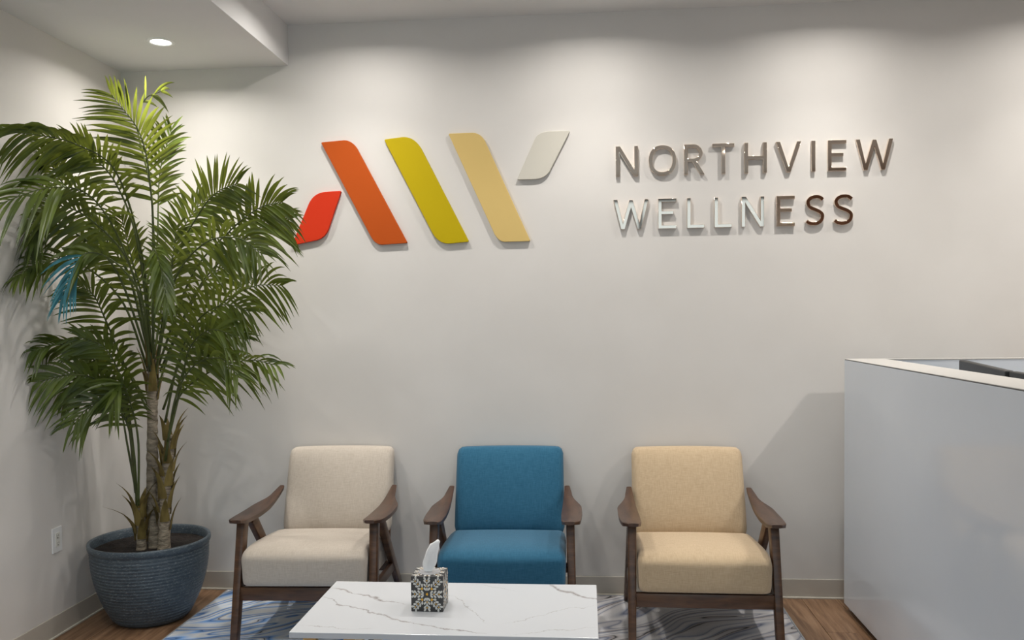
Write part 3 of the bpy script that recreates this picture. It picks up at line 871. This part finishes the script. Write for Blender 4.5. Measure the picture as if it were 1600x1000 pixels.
# ================================================================ ARMCHAIRS
def make_chair(name, label, fab, loc, rz):
    t = thing(name, label, 'armchair', loc, rz, 'wood framed armchairs along the sign wall')
    # seat cushion: thick rounded front, top falling towards the back
    SL = 0.578 / 2
    def seat_puff(q):
        return Vector((0, -0.010 * (1 - q.x ** 2) * max(0, -q.y) * (1 - min(1, q.z ** 2)), 0.012 * (1 - q.x ** 2) * (1 - q.y ** 2) * max(0, q.z)))
    def seat_warp(p):
        u = (p.y + 0.295) / 0.59
        top = 0.458 - 0.052 * u
        bot = 0.272 - 0.022 * u
        v = (p.z + 0.088) / 0.176
        y = -0.383 + u * 0.62 + (1 - v) * 0.010 * (1 - u)
        return Vector((p.x * (1 - 0.02 * (1 - v)), y, bot + (top - bot) * v))
    seat = obj('seat_cushion', rounded_block((SL, 0.300, 0.090), 4.2, 9.0, 0.035, 22, seat_puff, seat_warp, 0.2), fab, t, smooth=True)
    # backrest: slab leaning back
    def back_puff(q):
        return Vector((0, -0.020 * (1 - q.x ** 2) * (1 - min(1, q.z ** 2)) * max(0, -q.y), 0.006 * (1 - q.x ** 2) if q.z > 0 else 0))
    def back_warp(p):
        v = (p.z + 0.22) / 0.44
        w_ = 1.0 - 0.012 * v
        lean = 0.205 + 0.155 * v ** 1.05
        return Vector((p.x * w_, lean + p.y + 0.05, 0.368 + v * 0.425))
    back = obj('backrest', rounded_block((0.284, 0.053, 0.22), 4.0, 4.0, 0.034, 20, back_puff, back_warp), fab, t, smooth=True)
    wn = M['walnut']
    for s in (-1, 1):
        bm = bmesh.new()
        add_beam(bm, (s * 0.3085, -0.262, 0.552), (s * 0.316, -0.385, 0.006), (0.038, 0.066), (0.034, 0.046), 0.007)
        obj('front_leg', bm, wn, t, smooth=40)
        bm = bmesh.new()
        add_beam(bm, (s * 0.3085, -0.150, 0.545), (s * 0.312, 0.372, 0.006), (0.032, 0.062), (0.030, 0.044), 0.006)
        obj('rear_leg', bm, wn, t, smooth=40)
        bm = bmesh.new()
        add_beam(bm, (s * 0.3085, -0.318, 0.243), (s * 0.3085, 0.168, 0.225), (0.022, 0.052), (0.022, 0.048), 0.004)
        obj('side_rail', bm, M['walnut_arm'], t, smooth=40)
        # armrest: paddle, broad in front, narrowing to an upswept rear end
        bm = bmesh.new()
        rows = []
        for i in range(25):
            u = i / 24
            y = -0.358 + u * 0.645
            e_ = min(1, max(0, (u - 0.56) / 0.28))
            outer = 0.348 + 0.018 * math.sin(PI / 2 * min(1, u * 2.6)) - 0.042 * e_ * e_ * (3 - 2 * e_) - 0.008 * max(0, (u - 0.8) / 0.2)
            inner = 0.268 + 0.018 * max(0, (u - 0.3) / 0.7) ** 1.2
            if u < 0.08:                                  # rounded nose
                k = 1 - math.sqrt(max(0, 1 - ((0.08 - u) / 0.08) ** 2))
                outer -= 0.020 * k
                inner += 0.014 * k
            if u > 0.88:
                outer -= 0.004 * (u - 0.88) / 0.12
            z = 0.571 - 0.010 * math.sin(PI * u) + 0.036 * max(0, (u - 0.55) / 0.45) ** 1.6 + 0.004 * max(0, 0.3 - u) / 0.3
            th = 0.022 if u > 0.1 else 0.013 + 0.09 * u
            ring = []
            for x_, z_ in ((inner, z), (inner + 0.004, z + 0.003), ((inner + outer) / 2, z + 0.0035), (outer - 0.004, z + 0.003), (outer, z), (outer - 0.003, z - th + 0.002), ((inner + outer) / 2, z - th), (inner + 0.003, z - th + 0.002)):
                ring.append(bm.verts.new((s * x_, y, z_)))
            rows.append(ring)
        for a, b in zip(rows, rows[1:]):
            for k in range(8):
                j = (k + 1) % 8
                bm.faces.new((a[k], a[j], b[j], b[k]))
        bm.faces.new(rows[0][::-1])
        bm.faces.new(rows[-1])
        obj('armrest', bm, M['walnut_arm'], t, smooth=38)
        # upright carrying the backrest on this side
        bm = bmesh.new()
        add_beam(bm, (s * 0.262, 0.235, 0.236), (s * 0.262, 0.395, 0.66), (0.028, 0.030), (0.026, 0.024), 0.003)
        obj('back_post', bm, wn, t, smooth=40)
    bm = bmesh.new()
    add_box(bm, (-0.300, -0.350, 0.206), (0.300, -0.322, 0.268), 0.004)
    obj('front_rail', bm, M['walnut_rail'], t, smooth=40)
    bm = bmesh.new()
    add_box(bm, (-0.297, 0.150, 0.196), (0.297, 0.174, 0.244), 0.004)
    obj('rear_rail', bm, M['walnut_rail'], t, smooth=40)
    bm = bmesh.new()
    add_beam(bm, (-0.25, 0.372, 0.60), (0.25, 0.372, 0.60), (0.02, 0.05), (0.02, 0.05), 0.003, Vector((0, 1, 0)))
    obj('back_rail', bm, M['walnut_rail'], t, smooth=40)
    return t
RZ = 0.0106
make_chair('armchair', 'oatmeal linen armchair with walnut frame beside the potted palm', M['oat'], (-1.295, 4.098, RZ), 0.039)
make_chair('armchair', 'blue upholstered armchair with walnut frame in the middle of the row', M['blue'], (-0.393, 4.103, RZ), 0.028)
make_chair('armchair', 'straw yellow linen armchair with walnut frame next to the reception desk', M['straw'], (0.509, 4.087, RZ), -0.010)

# ================================================================ COFFEE TABLE
TX0, TX1, TY0, TY1, TZ = -1.0, 0.033, 2.758, 3.31, 0.45
table = thing('coffee_table', 'low rectangular coffee table with white marble top and gold legs', 'table', ((TX0 + TX1) / 2, (TY0 + TY1) / 2, RZ))
ax, ay = (TX1 - TX0) / 2, (TY1 - TY0) / 2
obj('tabletop', box((-ax, -ay, TZ - 0.020 - RZ), (ax, ay, TZ - RZ), 0.0018, 2), M['marble'], table)
zt = TZ - 0.020 - RZ
for sx in (-1, 1):
    for sy in (-1, 1):
        bm = bmesh.new()
        add_beam(bm, (sx * (ax - 0.055), sy * (ay - 0.05), zt - 0.012), (sx * (ax - 0.155), sy * (ay - 0.05), 0.0), (0.045, 0.022), (0.030, 0.022), 0.002)
        obj('leg', bm, M['gold'], table)
        bm = bmesh.new()
        add_beam(bm, (sx * (ax - 0.195), sy * (ay - 0.05), zt - 0.012), (sx * (ax - 0.160), sy * (ay - 0.05), 0.0), (0.040, 0.020), (0.026, 0.020), 0.002)
        obj('leg', bm, M['gold'], table)
    obj('end_rail', box((sx * (ax - 0.13) - 0.10, -ay + 0.04, zt - 0.012), (sx * (ax - 0.13) + 0.10, ay - 0.04, zt), 0.002), M['gold'], table)

# ================================================================ TISSUE BOX
bx, by, bh, bs = -0.571, 2.976, 0.127, 0.0575
tb = thing('tissue_box', 'cube tissue box with white leaf pattern on charcoal standing on the marble table', 'tissue box', (bx, by + bs, TZ), 0.0)
obj('carton', box((-bs, -bs, 0), (bs, bs, bh), 0.0022, 2), M['box_dark'], tb, smooth=30)
def leaf2d(cx, cz, ang, ln, wd):
    pts = []
    for i in range(10):
        a = 2 * PI * i / 10
        u = math.cos(a)
        x_ = u * ln / 2
        y_ = math.sin(a) * wd / 2 * (1 + 0.45 * u)
        pts.append((cx + x_ * math.cos(ang) - y_ * math.sin(ang), cz + x_ * math.sin(ang) + y_ * math.cos(ang)))
    return pts
def face_print():
    """(polygon, material index) in a unit square -1..1"""
    out = []
    for k in range(8):
        a = k * PI / 4
        diag = k % 2
        ca, sa = math.cos(a), math.sin(a)
        def at(r, off, da, ln, wd, mi=0):
            x_, z_ = r * ca - off * sa, r * sa + off * ca
            if abs(x_) < 0.93 and abs(z_) < 0.93:
                out.append((leaf2d(x_, z_, a + da, ln, wd), mi))
        for r in ((0.58, 0.78, 0.98, 1.18) if diag else (0.30, 0.52, 0.76, 0.92)):
            for sd in (-1, 1):
                at(r, sd * (0.135 if diag else 0.125), sd * 0.72, 0.25, 0.122)
        if diag:
            for r in (0.70, 0.96, 1.20):
                at(r, 0, 0, 0.15, 0.075)
            at(0.45, 0, 0, 0.16, 0.16, 1)
            at(0.83, 0, 0, 0.08, 0.08, 1)
            at(1.08, 0, 0, 0.08, 0.08, 1)
        else:
            at(0.30, 0, 0, 0.20, 0.10)
            at(0.62, 0, 0, 0.22, 0.10)
            at(0.46, 0, 0, 0.08, 0.08, 1)
            at(0.80, 0, 0, 0.08, 0.08, 1)
    out.append((leaf2d(0, 0, 0, 0.16, 0.16), 1))
    return out
PRINT = face_print()   # flat print of the card, one polygon per leaf
def print_mesh(place, skip_inner=0):
    bm = bmesh.new()
    for i, (poly, mi) in enumerate(PRINT):
        if skip_inner and min(math.hypot(*p) for p in poly) < skip_inner:
            continue
        f = bm.faces.new([bm.verts.new(place(x_, z_, 0.00025 + (0.00012 if mi else 0) + 0.000002 * (i % 40))) for x_, z_ in poly])
        f.material_index = mi
    return bm
g = bs - 0.003
zc, gz = bh / 2, bh / 2 - 0.003
for place, skip in ((lambda x, z, e: (x * g, -bs - e, zc + z * gz), 0), (lambda x, z, e: (bs + e, x * g, zc + z * gz), 0),
                    (lambda x, z, e: (-x * g, bs + e, zc + z * gz), 0), (lambda x, z, e: (-bs - e, -x * g, zc + z * gz), 0),
                    (lambda x, z, e: (x * g, z * g, bh + e), 0.66)):
    obj('printed_pattern', print_mesh(place, skip), [M['box_white'], M['box_yellow']], tb)
bm = bmesh.new()
rg = add_lathe(bm, [(0.040, bh + 0.0004), (0.040, bh + 0.0012), (0.036, bh + 0.0010), (0.01, bh + 0.0006)], 36)
bm.faces.new(rg[-1])
obj('opening_film', bm, M['film'], tb)
# tissue pulled up through the slot, folded and leaning to the right
bm = bmesh.new()
rows = []
NR, NC = 22, 22
for i in range(NR + 1):
    u = i / NR
    cx = -0.006 + 0.020 * u + 0.010 * u * u
    wd = (0.014 + 0.011 * math.sin(PI * min(1, u * 1.15)) + 0.004 * u) * (1 if u < 0.93 else math.sqrt(max(0.2, 1 - ((u - 0.93) / 0.07) ** 2)))
    row_ = []
    for j in range(NC):
        a = 2 * PI * j / NC
        fold = 1 + 0.22 * math.sin(3 * a + 4 * u) + 0.12 * math.sin(5 * a - 7 * u)
        row_.append(bm.verts.new((cx + wd * math.cos(a) * (1 + 0.1 * math.sin(9 * u)), 0.35 * wd * math.sin(a) * fold + 0.004 * math.sin(6 * u), bh + 0.0015 + 0.112 * u + 0.006 * math.cos(a) * u)))
    rows.append(row_)
for a, b in zip(rows, rows[1:]):
    for j in range(NC):
        k = (j + 1) % NC
        bm.faces.new((a[j], a[k], b[k], b[j]))
bm.faces.new(rows[-1])
ts = obj('tissue', bm, M['tissue'], tb, smooth=True)
ts['label'] = 'white tissue pulled upright from the slot'

# ================================================================ POTTED PALM
PX, PY = -2.197, 4.11
palm = thing('potted_palm', 'tall artificial palm in a ribbed slate blue planter in the corner under the soffit', 'potted plant', (PX, PY, 0))
POT_H, RIM = 0.405, 0.290
prof = [(0.02, 0.004), (0.15, 0.004), (0.172, 0.006), (0.182, 0.016)]
NRIB = 21
for i in range(NRIB * 4 + 1):
    u = i / (NRIB * 4)
    z = 0.02 + u * (POT_H - 0.062)
    r = 0.184 + 0.093 * (1 - (1 - u) ** 2.1)
    prof.append((r + 0.0036 * abs(math.sin(PI * i / 4)), z))
prof += [(0.277, POT_H - 0.036), (0.285, POT_H - 0.032), (0.289, POT_H - 0.022), (RIM, POT_H - 0.008), (0.287, POT_H), (0.278, POT_H), (0.273, POT_H - 0.006), (0.270, POT_H - 0.05), (0.265, POT_H - 0.11)]
bm = bmesh.new()
add_lathe(bm, prof, 96)
obj('planter', bm, M['pot'], palm, smooth=True)
bm = bmesh.new()
SOILZ = POT_H - 0.045
prev = None
for i, r in enumerate((0.0, 0.05, 0.10, 0.15, 0.20, 0.245, 0.271)):
    if i == 0:
        ring = [bm.verts.new((0, 0, SOILZ + 0.01))]
    else:
        ring = [bm.verts.new((r * math.cos(2 * PI * k / 48), r * math.sin(2 * PI * k / 48), SOILZ + 0.012 * noise.noise(Vector((r * 14 * math.cos(2 * PI * k / 48), r * 14 * math.sin(2 * PI * k / 48), 3))) * (1 if i < 6 else 0.2))) for k in range(48)]
    if prev:
        for k in range(48):
            j = (k + 1) % 48
            if len(prev) == 1:
                bm.faces.new((prev[0], ring[k], ring[j]))
            else:
                bm.faces.new((prev[k], ring[k], ring[j], prev[j]))
    prev = ring
obj('soil', bm, M['soil'], palm, smooth=True)

ORG = Vector((PX, PY, 0))
for pts, rad in TRUNKS:
    pts = [Vector(p) - ORG for p in pts]
    pts[0].z = SOILZ - 0.02
    n = max(20, int((pts[-1] - pts[0]).length * 70))
    path = spline(pts, n)
    radii = []
    for i in range(n + 1):
        u = i / n * (len(rad) - 1)
        k = min(int(u), len(rad) - 2)
        r = rad[k] + (rad[k + 1] - rad[k]) * (u - k)
        radii.append(r * (1 + 0.05 * math.sin(i * 1.7)) * (1.18 if i < 2 else 1))
    bm = bmesh.new()
    add_tube(bm, path, radii, 14, 0.22)
    obj('trunk', bm, M['bark'], palm, smooth=True)

# dry leaf sheaths clasping the two shorter trunks and the crown
def strip(bm, base, direc, out, ln, wd, curl):
    d, o_ = Vector(direc).normalized(), Vector(out).normalized()
    s_ = d.cross(o_).normalized()
    prev = None
    for i in range(7):
        u = i / 6
        p = Vector(base) + d * ln * u + o_ * (curl * ln * u * u * u)
        w_ = wd * (1 - u) ** 0.7 * (1 if u > 0.05 else 0.9) + 0.0006
        cur = [bm.verts.new(p - s_ * w_ / 2), bm.verts.new(p + o_ * w_ * 0.22), bm.verts.new(p + s_ * w_ / 2)]
        if prev:
            bm.faces.new((prev[0], prev[1], cur[1], cur[0]))
            bm.faces.new((prev[1], prev[2], cur[2], cur[1]))
        prev = cur
def sheaths(pts, r, z0, z1, count, ln, wd, curl):
    path = spline([Vector(p) - ORG for p in pts], 60)
    for k in range(count):
        zz = z0 + (z1 - z0) * k / max(1, count - 1)
        c = min(path, key=lambda q: abs(q.z - zz))
        a = k * 2.4 + 0.5
        o_ = Vector((math.cos(a), math.sin(a), 0))
        bm = bmesh.new()
        strip(bm, c + o_ * r, Vector((o_.x * 0.18, o_.y * 0.18, 1)), o_, ln * random.uniform(0.8, 1.2), wd, curl * random.uniform(0.5, 1.3))
        obj('leaf_sheath', bm, M['fibre'], palm, smooth=True)
sheaths(TRUNKS[1][0], 0.024, SOILZ + 0.10, TRUNKS[1][0][-1][2], 22, 0.15, 0.05, 0.35)
sheaths(TRUNKS[2][0], 0.022, SOILZ + 0.03, TRUNKS[2][0][-1][2], 14, 0.15, 0.045, 0.65)
sheaths(TRUNKS[0][0], 0.020, 1.10, 1.30, 9, 0.16, 0.045, 0.15)

def clampw(p):
    """keep leaves off the two walls of the corner (plant-local coordinates)"""
    x_ = max(p.x, LEFT_X + 0.012 - PX)
    y_ = min(p.y, WALL_Y - 0.02 - PY)
    return Vector((x_, y_, p.z))

def make_frond(spec):
    rnd = random.Random(round(sum(spec['pts'][-1]) * 1000))
    pts = [Vector(p) - ORG for p in spec['pts']]
    NP = 60
    path = spline(pts, NP)
    bm = bmesh.new()
    n, L, st = round(spec['n'] * 0.74), spec['L'], spec['start']
    teal = spec.get('tint') == 'teal'
    for i in range(n):
        u0 = i / (n - 1)
        for sd in (-1, 1):
            t = st + (1 - st) * min(1.0, u0 + (0.5 / n if sd > 0 else 0))
            f = min(t * NP, NP - 0.001)
            k = int(f)
            base = path[k].lerp(path[k + 1], f - k)
            T_ = (path[min(k + 2, NP)] - path[max(k - 1, 0)]).normalized()
            s0 = T_.cross(Vector((0, 1, 0)))
            s0 = s0.normalized() if s0.length > 0.05 else Vector((1, 0, 0))
            s1 = T_.cross(Vector((0, 0, 1)))
            s1 = s1.normalized() if s1.length > 0.05 else s0
            if s0.dot(s1) < 0:
                s1 = -s1
            fc = spec['face'] + rnd.uniform(-0.12, 0.12)
            Sd = (s0 * (1 - fc) + s1 * fc)
            Sd = (Sd - T_ * Sd.dot(T_)).normalized()
            Nn = Sd.cross(T_)
            if Nn.dot(Vector((0, -0.6, 1))) < 0:
                Nn = -Nn
            ang = math.radians(spec['ang'] * (1.12 - 0.62 * u0) + rnd.uniform(-6, 6))
            d = (T_ * math.cos(ang) + Sd * sd * math.sin(ang) + Nn * (0.22 + rnd.uniform(-0.1, 0.12))).normalized()
            ln = L * (0.62 + 0.55 * math.sin(PI * min(1, 0.12 + u0 * 0.80)) - 0.22 * u0) * rnd.uniform(0.85, 1.12)
            wd = 0.0185 * rnd.uniform(0.85, 1.15) * (0.75 + 0.35 * math.sin(PI * min(1, u0 + 0.15)))
            dr = (spec['droop'] + 0.12) * rnd.uniform(0.7, 1.25)
            wv = d.cross(Nn).normalized()
            tw = rnd.uniform(-0.35, 0.35)
            prev = None
            SEG = 6
            pprev = base
            for q in range(SEG + 1):
                s_ = q / SEG
                p = base + d * ln * s_ + Vector((0, 0, -1)) * dr * ln * s_ * s_ * 0.62
                dd = (p - pprev).normalized() if q else d
                pprev = p
                up = Nn * math.cos(tw * s_) + wv * math.sin(tw * s_)
                side = dd.cross(up).normalized()
                upn = side.cross(dd)
                w_ = wd * (0.40 + 2.2 * s_ if s_ < 0.28 else 1.02 * (1 - ((s_ - 0.28) / 0.72) ** 1.9)) + 0.0005
                a, b, c = clampw(p - side * w_ / 2), clampw(p - upn * w_ * 0.16), clampw(p + side * w_ / 2)
                cur = [bm.verts.new(a), bm.verts.new(b), bm.verts.new(c)]
                if prev:
                    for f_ in (bm.faces.new((prev[0], prev[1], cur[1], cur[0])), bm.faces.new((prev[1], prev[2], cur[2], cur[1]))):
                        f_.material_index = 1 if teal and u0 > 0.45 else 0
                prev = cur
    me = bpy.data.meshes.new('frond')
    bm.to_mesh(me)
    bm.free()
    for p in me.polygons:
        p.use_smooth = True
    me.materials.append(M['leaf'])
    if teal:
        me.materials.append(M['leaf_teal'])
    fo = bpy.data.objects.new('frond', me)
    COL.objects.link(fo)
    fo.parent = palm
    if teal:
        fo['label'] = 'drooping frond with teal blue leaflets at its tip'
    bm = bmesh.new()
    add_tube(bm, [clampw(p) for p in path[::2]], [0.0062 - 0.0046 * i / (NP / 2) for i in range(NP // 2 + 1)], 6)
    obj('rachis', bm, M['rachis'], fo, smooth=True)
for spec in FRONDS:
    make_frond(spec)
